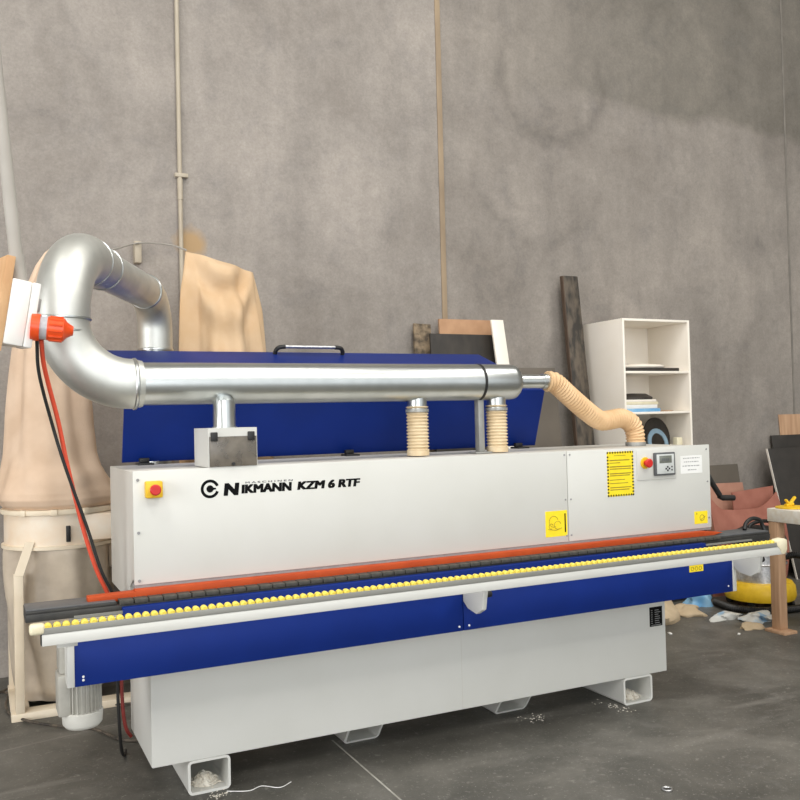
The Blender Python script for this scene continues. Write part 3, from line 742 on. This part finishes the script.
# second bag, half collapsed under a slanted top hem
rings = []
nT, nK = 44, 96
for i in range(nT + 1):
    t = i / nT; z_t = t
    ring = []
    for k in range(nK):
        th = 2 * PI * k / nK
        cx, sx = math.cos(th), math.sin(th)
        # top: a slanted thin hem from the left tie point to the right shoulder
        tx = 1.345 + .205 * cx; tz = 2.525 - .26 * (tx - 1.14); ty = 5.25 + .03 * sx
        bx = 1.37 + .285 * cx; by = 5.25 + .272 * sx; bz = 1.035
        f = t ** .6
        x = tx + (bx - tx) * (t ** .8); y = ty + (by - ty) * f; z = tz + (bz - tz) * t
        amp = (min(1, t * 6) * .020 + min(1, t * 2) * .012) if t < .8 else .006
        g = amp * (math.sin(4 * th + 1.0 + 1.2 * t) + .6 * math.sin(8 * th - 2 * t) + .3 * math.sin(13 * th + 3 * t))
        # swag of curved folds hanging between the two top corners
        qq = t - .20 * (1 - (cx + .1) ** 2)
        sw = (.042 * math.sin(qq * 30) * math.exp(-((t - .12) / .17) ** 2) * max(0, 1 - cx * cx)) if sx < 0 else 0
        ring.append((x + g * cx, y + g * sx - sw, z))
    rings.append(ring)
MB().loft(rings).build('filter_bag', M['bag2'], DC)
# hanging wire with its bracket on the wall, strings
MB().tube(smooth_path([(.40, 5.27, 2.50), (.729, 5.50, 2.555), (.952, 5.78, 2.665), (1.08, 5.45, 2.60), (1.143, 5.25, 2.535)], 6), .0055, 8).build('hanging_wire', M['pvc'], DC)
MB().box(.932, .976, 5.785, WY, 2.54, 2.68, .004).build('wire_bracket', M['conduit'], DC)
# frame
b = MB()
def leg_post(x, y):
    MB().box(x, x + .045, y, y + .09, .04, .74, .003).prism([(x, y, .74), (x + .045, y, .74), (x + .105, y + .07, .90), (x + .06, y + .07, .90)], (0, .012, 0)).build('frame_post', M['frame'], DC)
leg_post(.165, 4.93); leg_post(1.52, 4.93)
for x in (.15, 1.6): MB().box(x, x + .05, 5.42, 5.50, .04, .88, .003).build('frame_post', M['frame'], DC)
MB().box(.145, 1.66, 4.93, 5.03, 0, .04, .003).box(.145, 1.66, 5.42, 5.52, 0, .04, .003).box(.145, .235, 5.03, 5.42, 0, .04, .003).box(1.57, 1.66, 5.03, 5.42, 0, .04, .003).build('base_frame', M['frame'], DC)

# wall conduit
pc = thing('wall_conduit', 'thin cream conduit pipe running straight up the concrete wall at the left', 'pipe', (1.238, WY - .02, 0))
MB().tube([(1.238, WY - .02, .0), (1.238, WY - .02, 7.19)], .0145, 14).build('pipe', M['conduit'], pc)
MB().tube([(1.238, WY - .02, 2.98), (1.238, WY - .02, 3.12)], .018, 14).build('coupling', M['conduit'], pc)
for z in (3.13, 5.4, .9): MB().box(1.205, 1.29, WY - .036, WY, z, z + .025, .002).build('pipe_clip', M['conduit'], pc)

# ------------------------------------------------------------------ leaning boards
def lean(name, label, cat, m, xb, xt, zt, yb, yt, th, edge=None, group=None, z0=0.0):
    """sheet from floor (x pair xb at yb) to top (x pair xt, heights zt pair) at yt, thickness th behind"""
    b = MB()
    t = bmesh.new()
    front = [Vector((xb[0], yb, z0)), Vector((xb[1], yb, z0)), Vector((xt[1], yt, zt[1])), Vector((xt[0], yt, zt[0]))]
    n = (front[1] - front[0]).cross(front[3] - front[0]).normalized()
    if n.y < 0: n = -n
    b.prism(front, n * th, .001)
    o = b.build(name, m)
    return tag(o, label, cat, group)
lean('board_sheet', 'charcoal board leaning on the wall behind the right end of the blue lid', 'board', M['dark'], (2.98, 3.54), (3.00, 3.58), (2.115, 2.115), 5.50, 5.68, .018)
lean('board_sheet', 'brown board whose top edge shows above the charcoal board', 'board', M['mdf'], (3.11, 3.56), (3.12, 3.58), (2.235, 2.235), 5.62, 5.76, .018)
lean('board_sheet', 'narrow white board leaning tilted beside the charcoal and brown boards', 'board', M['mela'], (3.64, 3.77), (3.475, 3.58), (2.22, 2.22), 5.42, 5.60, .018)
lean('board_sheet', 'small rough crusted sheet standing left of the charcoal board', 'board', M['stone'], (2.88, 3.02), (2.925, 3.065), (2.20, 2.195), 5.66, 5.79, .02)
lean('board_sheet', 'grey sheet leaning on the wall between the duct end and the dark plank', 'board', M['greysheet'], (3.72, 4.16), (3.72, 4.14), (1.87, 1.87), 5.56, 5.74, .016)
o = lean('timber_plank', 'tall dark weathered plank leaning on the wall left of the white shelf', 'plank', M['plank'], (4.27, 4.455), (4.248, 4.388), (2.61, 2.61), 5.52, 5.74, .04)
MB().prism([(4.264, 5.525, 0), (4.270, 5.522, 0), (4.248, 5.742, 2.608), (4.242, 5.745, 2.608)], (0, .035, 0)).build('raw_edge', M['rawedge'], o)

# right-hand sheets
lean('board_sheet', 'low grey sheet on the wall behind the pink boards right of the machine', 'board', M['greysheet'], (5.45, 6.15), (5.44, 6.14), (1.02, 1.02), 5.66, 5.80, .016)
lean('board_sheet', 'pale pink board below the low grey sheet right of the machine', 'board', M['pink'], (5.42, 6.02), (5.50, 5.98), (.885, .875), 5.48, 5.60, .016)
lean('board_sheet', 'reddish board with a slanted top behind the bowed terracotta sheet', 'board', M['terra'], (5.74, 6.14), (5.72, 6.20), (.81, .84), 5.42, 5.47, .012)
def curl(u, v):
    x = 5.34 + .82 * u
    zt = .705 + .17 * max(0, 1 - u / .22) ** 1.6 + .09 * max(0, (u - .72) / .28) ** 1.4 - .03 * math.sin(PI * u)
    return (x, 5.34 - .08 * math.sin(PI * v) - .04 * math.sin(PI * u) + .06 * v, zt * v)
tag(MB().sheet(curl, 24, 16, .008).build('flexible_sheet', M['terra']), 'bowed terracotta sheet sagging in front of the pink board', 'sheet')
lean('board_sheet', 'broad black board with a pale edge leaning right of the red boards', 'board', M['darker'], (6.50, 7.3), (6.36, 7.08), (1.15, 1.15), 5.50, 5.66, .018)
bpy.context.view_layer.update()
o = bpy.data.objects[[k.name for k in COL.objects if k.name.startswith('board_sheet')][-1]]
MB().prism([(6.494, 5.498, 0), (6.500, 5.498, 0), (6.360, 5.658, 1.15), (6.354, 5.658, 1.15)], (0, .018, 0)).build('pale_edge', M['mela'], o)
lean('board_sheet', 'tall narrow black board at the right edge behind the broad black board', 'board', M['darker'], (6.72, 7.3), (6.59, 7.15), (1.26, 1.26), 5.74, 5.815, .014)
lean('board_sheet', 'tan board corner showing above the black boards at the right edge', 'board', M['timber'], (6.84, 7.5), (6.72, 7.3), (1.45, 1.45), 5.828, 5.838, .008)

# ------------------------------------------------------------------ white shelf and its contents
SX0, SX1, SY0, SY1, SZ = 4.478, 5.155, 5.32, 5.80, 2.228
SH = thing('shelf_unit', 'tall white open shelf unit standing against the concrete wall right of the dark plank', 'shelf', (4.83, 5.56, 0))
tk = .018
for xx in (SX0, SX1 - tk): MB().box(xx, xx + tk, SY0, SY1, 0, SZ, .001).build('side_panel', M['mela'], SH)
MB().box(SX0 + tk, SX1 - tk, SY0, SY1, SZ - tk, SZ, .001).build('top_panel', M['mela'], SH)
MB().box(SX0 + tk, SX1 - tk, SY1 - .012, SY1, .08, SZ - tk).build('back_panel', M['mela'], SH)
LV = (1.822, 1.505, 1.135, .76, .40, .08)
for z in LV: MB().box(SX0 + tk, SX1 - tk, SY0 + .003, SY1 - .012, z - tk, z, .001).build('shelf', M['mela'], SH)
def disc(name, label, cat, c, r, h, m, axis=(0, 0, 1), n=40, bev=.003, group=None):
    return tag(MB().cyl(c, axis, r, h, n, bev).build(name, m), label, cat, group)
z = LV[0]
tag(MB().box(4.505, 5.05, 5.335, 5.70, z, z + .026, .004).build('board_offcut', M['disc']), 'dark panel lying under the white panel on the upper shelf', 'panel')
tag(MB().lathe((4.80, 5.56, z + .0265), [(.20, 0), (.222, .004), (.228, .014), (.21, .028), (.1, .040), (.01, .042)], 40).build('white_disc', M['mela']), 'white domed disc lying on the dark panel of the upper shelf', 'disc')
z = LV[1]
zz = z
for nm, lab, m, w, h in (('blue_packet', 'blue packet at the bottom of the middle shelf stack', M['bluefilm'], .34, .026), ('white_packet', 'white packet on the blue packet of the middle shelf stack', M['paper'], .31, .03), ('tan_packet', 'cream packet above the white packet in the middle shelf stack', M['cream'], .32, .022), ('pale_packet', 'thin pale packet just beneath the dark round disc of the stack', M['mela'], .30, .018)):
    tag(MB().box(4.505, 4.505 + w, 5.335, 5.64, zz, zz + h, .003).build(nm, m), lab, 'packet', 'packets stacked on the middle shelf'); zz += h
tag(MB().lathe((4.70, 5.50, zz), [(.15, 0), (.16, .004), (.16, .02), (.11, .048), (.02, .052)], 40).build('dark_disc', M['disc']), 'dark domed disc on top of the packet stack on the middle shelf', 'disc')
tag(MB().lathe((4.98, 5.44, z), [(.055, 0), (.07, .002), (.07, .006), (.05, .009)], 28).build('tan_disc', M['timber']), 'small tan disc lying alone on the middle shelf', 'disc')
z = LV[2]
def up_disc(name, label, x, y, r, m, tilt, zb=z, ri=0.0):
    a = Vector((math.sin(.15), -math.cos(tilt), math.sin(tilt))).normalized()
    c = Vector((x, y, zb + r * math.cos(tilt) + .004))
    b = MB()
    if ri:
        up = Vector((0, 0, 1)); u = a.orthogonal().normalized(); v = a.cross(u)
        n = 48; o0 = []; 
        for i in range(n):
            t0, t1 = 2 * PI * i / n, 2 * PI * (i + 1) / n
            q = [c + (u * math.cos(t) + v * math.sin(t)) * rr for t, rr in ((t0, r), (t1, r), (t1, ri), (t0, ri))]
            b.prism(q, a * .008)
    else: b.cyl(c, a, r, .010, 44, .002)
    return tag(b.build(name, m), label, 'disc')
up_disc('dark_disc', 'large dark disc standing at the back of the lower visible shelf', 4.975, 5.54, .160, M['disc'], .12)
up_disc('blue_disc', 'pale blue ring disc leaning in front of the dark disc on the lower visible shelf', 4.865, 5.40, .118, M['bluedisc'], .22, ri=.080)
up_disc('dark_disc', 'smaller dark disc left of the pale blue ring on the lower visible shelf', 4.64, 5.40, .095, M['disc'], .22)
tag(MB().box(5.03, 5.085, 5.36, 5.41, z, z + .160, .004).build('cream_block', M['cream']), 'small cream block beside the large dark disc on the lower visible shelf', 'block')

# ------------------------------------------------------------------ bench, clamp, vacuum, floor clutter
BN = thing('timber_bench', 'pale topped timber bench on a square post at the right edge of the photo', 'bench', (5.1, 3.9, 0))
MB().box(4.835, 5.55, 3.35, 4.325, .742, .83, .004).build('bench_top', M['lightwood'], BN)
for xx, yy in ((4.838, 4.245), (5.46, 4.245), (4.838, 3.37), (5.46, 3.37)): MB().box(xx, xx + .07, yy, yy + .072, .02, .742, .003).build('leg', M['timber'], BN)
MB().box(4.80, 4.92, 4.18, 4.345, 0, .02, .003).box(4.80, 4.92, 3.36, 3.49, 0, .02, .003).box(5.44, 5.56, 3.36, 3.49, 0, .02, .003).box(5.44, 5.56, 4.23, 4.345, 0, .02, .003).build('foot_plate', M['timber'], BN)
b = MB().lathe((4.955, 4.225, .83), [(.05, 0), (.10, .002), (.102, .010), (.07, .016)], 28)
b.tube([(4.90, 4.225, .852), (4.97, 4.225, .858)], .012, 10).obox(Matrix.Translation((4.955, 4.225, .872)) @ Matrix.Rotation(-.7, 4, 'Y'), .10, .02, .018, .005).obox(Matrix.Translation((4.925, 4.225, .866)) @ Matrix.Rotation(.8, 4, 'Y'), .07, .02, .014, .004)
tag(b.build('quick_clamp', M['yellow']), 'small yellow clamp lying on the corner of the timber bench', 'clamp')

VC = thing('vacuum_cleaner', 'stainless drum vacuum cleaner with yellow base ring standing behind the bench post', 'vacuum cleaner', (5.42, 4.94, 0))
vx, vy = 5.42, 4.94
MB().lathe((vx, vy, 0), [(.20, .05), (.25, .06), (.262, .09), (.255, .16), (.235, .19), (.19, .195)], 48).build('base_ring', M['yellow'], VC)
MB().lathe((vx, vy, 0), [(.185, .19), (.19, .195), (.19, .47), (.185, .475)], 48).build('drum', M['chrome'], VC)
MB().lathe((vx, vy, 0), [(.185, .468), (.205, .475), (.205, .51), (.18, .56), (.11, .60), (.03, .61)], 48).build('motor_head', M['black'], VC)
MB().tube(smooth_path([(vx - .14, vy - .04, .56), (vx - .12, vy - .04, .625), (vx, vy - .04, .645), (vx + .12, vy - .04, .625), (vx + .14, vy - .04, .56)], 8), .014, 12).build('carry_handle', M['black'], VC)
MB().tube(arc((vx, vy, .33), (1, 0, 0), (0, 1, 0), .197, 0, 2 * PI, 40), .008, 8).tube(arc((vx, vy, .40), (1, 0, 0), (0, 1, 0), .197, 0, 2 * PI, 40), .006, 8).build('drum_band', M['chrome'], VC)
for th in (.5, 2.2, 3.6, 5.2): MB().tube([(vx + .22 * math.cos(th) - .012, vy + .22 * math.sin(th), .031), (vx + .22 * math.cos(th) + .012, vy + .22 * math.sin(th), .031)], .03, 20).build('castor', M['black'], VC)
p, r = corrugated(smooth_path([(vx + .19, vy - .02, .34), (vx + .34, vy - .08, .36), (vx + .46, vy - .15, .26), (vx + .47, vy - .2, .13), (vx + .40, vy - .26, .035), (vx + .1, vy - .33, .03), (vx - .2, vy - .28, .03), (vx - .36, vy - .10, .03), (vx - .32, vy + .14, .03)], 14), .024, .014, .003)
MB().tube(p, r, 14).build('suction_hose', M['black'], VC)

# black coil on the outfeed end and black angled arm
tag(MB().tube(smooth_path([(3.74, 3.50, .853), (3.765, 3.51, .885), (3.82, 3.52, .905), (3.875, 3.52, .895), (3.90, 3.52, .86), (3.905, 3.50, .80), (3.895, 3.48, .74)], 8), .011, 12).build('cable_loop', M['black']), 'black cable looped over the outfeed end of the feed track', 'cable')
ar = MB().tube(smooth_path([(3.484, 3.62, 1.15), (3.60, 3.62, 1.145), (3.625, 3.62, 1.12), (3.69, 3.62, 1.035)], 6), .015, 12)
ar.tube([(3.685, 3.62, 1.028), (3.715, 3.62, 1.018), (3.795, 3.62, 1.013)], [.013, .016, .016], 14)
ar.build('crank_handle', M['black'], E)

def lump(name, label, cat, c, sx, sy, sz, m, seed, rough=.25, n=28, k=14):
    rnd = random.Random(seed); ph = [(rnd.uniform(1, 6), rnd.uniform(1, 6), rnd.uniform(0, 6)) for _ in range(6)]
    rings = []
    for i in range(k + 1):
        t = i / k; a = t * PI / 2
        ring = []
        for j in range(n):
            th = 2 * PI * j / n
            f = 1 + rough * sum(math.sin(p[0] * th // 1 * 0 + round(p[0]) * th + p[1] * t * 2 + p[2]) for p in ph) / 3
            rr = math.cos(a) * f if i < k else .01
            zz = math.sin(a) * (1 + rough * .8 * math.sin(2 * th + ph[0][2]) * math.cos(a))
            ring.append((c[0] + sx * rr * math.cos(th), c[1] + sy * rr * math.sin(th), c[2] + max(0, sz * zz)))
        rings.append(ring)
    return tag(MB().loft(rings).build(name, m), label, cat)
lump('dust_sheet', 'crumpled beige cloth heaped on the floor behind the right end of the base', 'cloth', (4.36, 5.02, 0), .22, .20, .30, M['cloth'], 3, .26)
lump('rag', 'flat beige rag on the floor between the cloth heap and the vacuum hose', 'rag', (4.73, 5.00, 0), .12, .11, .07, M['cloth'], 14, .35)
lump('plastic_wrap', 'white plastic wrap strip on the floor right of the flat beige rag', 'plastic', (4.86, 4.74, 0), .13, .06, .05, M['film'], 5, .4)
lump('plastic_wrap', 'white and blue plastic wrap on the floor beside the bench post', 'plastic', (5.02, 4.58, 0), .12, .10, .06, M['film'], 8, .4)
lump('plastic_wrap', 'pale blue plastic wrap bunched beneath the right end of the apron', 'plastic', (5.02, 5.17, 0), .12, .08, .14, M['bluefilm'], 11, .4)
lump('paper_sack', 'flattened tan sack on the floor left of the bench post', 'sack', (4.79, 4.44, 0), .08, .06, .04, M['cloth'], 21, .35)
wb = MB().box(4.96, 5.06, 4.05, 4.13, 0, .075, .006)
o = tag(wb.build('white_fitting', M['outlet']), 'white block fitting with a dark hole on the floor right of the bench post', 'fitting')
MB().cyl((5.02, 4.05, .03), (0, -1, 0), .018, .002, 18).build('bore', M['black'], o)

# sawdust and chips
def chips(c, n, sx, sy, sz, seed, name='wood_chips'):
    rnd = random.Random(seed); b = MB()
    for _ in range(n):
        u, v = rnd.gauss(0, .38), rnd.gauss(0, .38)
        if abs(u) > 1 or abs(v) > 1: continue
        h = max(0, 1 - math.hypot(u, v)) * sz
        s = rnd.uniform(.002, .007)
        b.obox(Matrix.Translation((c[0] + u * sx, c[1] + v * sy, c[2] + h * rnd.uniform(.2, 1) + s * .3)) @ Matrix.Rotation(rnd.uniform(0, 6), 4, 'Z') @ Matrix.Rotation(rnd.uniform(-.8, .8), 4, 'X'), s * 1.8, s, s * .4)
    b.lathe((c[0], c[1], c[2]), [(min(sx, sy) * .8, 0), (min(sx, sy) * .55, sz * .35), (min(sx, sy) * .2, sz * .7), (.002, sz * .8)], 20)
    return b
for c, n, sx, sy, sz, sd, lab in (((.839, 3.69, .0115), 420, .072, .08, .050, 1, 'sawdust and shavings piled inside the left foot tube'),
                                  ((3.066, 3.69, .0115), 340, .078, .08, .040, 2, 'sawdust piled inside the right foot tube')):
    tag(chips(c, n, sx, sy, sz, sd).build('sawdust_pile', M['dust']), lab, 'sawdust', kind='stuff')
def scatter(c, n, sx, sy, seed):
    rnd = random.Random(seed); b = MB()
    for _ in range(n):
        x = c[0] + rnd.gauss(0, .4) * sx; y = c[1] + rnd.gauss(0, .4) * sy; s = rnd.uniform(.001, .0042)
        b.obox(Matrix.Translation((x, y, s * .25)) @ Matrix.Rotation(rnd.uniform(0, 6), 4, 'Z'), s * 2, s, s * .5)
    return b
tag(scatter((2.92, 3.62, 0), 45, .07, .16, 4).build('scattered_chips', M['dust']), 'loose pale chips scattered along the right foot', 'chips', kind='stuff')
tag(scatter((2.47, 3.68, 0), 40, .10, .07, 6).build('scattered_chips', M['dust']), 'loose pale chips scattered before the third foot', 'chips', kind='stuff')
tag(scatter((.86, 3.56, 0), 50, .08, .05, 9).build('scattered_chips', M['dust']), 'loose pale chips spilled before the left foot', 'chips', kind='stuff')
tag(MB().tube(arc((2.453, 2.73, .004), (1, 0, 0), (0, 1, 0), .018, 0, 2 * PI, 24), .004, 8).build('steel_washer', M['chrome']), 'small bright washer lying on the floor at the bottom of the photo', 'washer')
for (x, y), s, lab in (((4.206, 4.607), .02, 'small pale scrap on the floor in front of the beige cloth'), ((4.579, 4.36), .016, 'tiny pale scrap on the floor right of the other scrap')):
    tag(MB().obox(Matrix.Translation((x, y, .005)) @ Matrix.Rotation(x * 7, 4, 'Z'), s * 1.8, s, .008, .002).build('scrap_piece', M['outlet']), lab, 'scrap')
tag(MB().tube(smooth_path([(.90, 3.57, .004), (.98, 3.53, .004), (1.04, 3.55, .004), (1.10, 3.50, .004), (1.16, 3.53, .004)], 8), .0018, 6).build('edge_strip_offcut', M['paper']), 'thin white offcut strip curling on the floor by the left foot', 'offcut')

# ------------------------------------------------------------------ light
w = bpy.data.worlds.new('World'); S.world = w; w.use_nodes = True
bg = w.node_tree.nodes['Background']; bg.inputs['Color'].default_value = (.93, .97, 1, 1); bg.inputs['Strength'].default_value = 1.35
def area(name, loc, rot, sx, sy, power, col=(1, 1, 1)):
    l = bpy.data.lights.new(name, 'AREA'); l.shape = 'RECTANGLE'; l.size = sx; l.size_y = sy; l.energy = power; l.color = col
    o = bpy.data.objects.new(name, l); COL.objects.link(o); o.location = loc; o.rotation_euler = rot; return o
for i, (x, y) in enumerate(((-1.5, 1.6), (2.5, 1.6), (6.0, 1.6), (-1.5, -3.5), (2.5, -3.5), (6.0, -3.5))):
    area('skylight', (x, y, 7.1), (0, 0, 0), 1.1, 3.0, 150, (1, .97, .92))
area('door_daylight', (-1.5, -8.0, 2.6), (math.radians(90), 0, math.radians(-12)), 6.0, 4.8, 330, (.98, .99, 1))
area('side_door_daylight', (-5.7, 1.2, 2.4), (math.radians(90), 0, math.radians(-90)), 5.0, 4.2, 300, (.99, .99, 1))

# ------------------------------------------------------------------ camera
cam = bpy.data.cameras.new('Camera'); co = bpy.data.objects.new('Camera', cam); COL.objects.link(co)
cam.sensor_fit = 'HORIZONTAL'; cam.sensor_width = 36; cam.lens = 880 / 800 * 36; cam.clip_end = 60
yaw, pitch, roll = (math.radians(a) for a in (25.77, 1.2, -1.40))
f = Vector((math.sin(yaw) * math.cos(pitch), math.cos(yaw) * math.cos(pitch), math.sin(pitch)))
r = Vector((math.cos(yaw), -math.sin(yaw), 0)); u = r.cross(f)
r2 = r * math.cos(roll) + u * math.sin(roll); u2 = -r * math.sin(roll) + u * math.cos(roll)
mm = Matrix.Identity(4)
for i in range(3): mm[i][0] = r2[i]; mm[i][1] = u2[i]; mm[i][2] = -f[i]
mm.translation = Vector((0, 0, 1.5)); co.matrix_world = mm
S.camera = co
S.view_settings.view_transform = 'Standard'; S.view_settings.look = 'None'
S.view_settings.exposure = 0.0; S.view_settings.gamma = 1
S.view_settings.use_curve_mapping = False
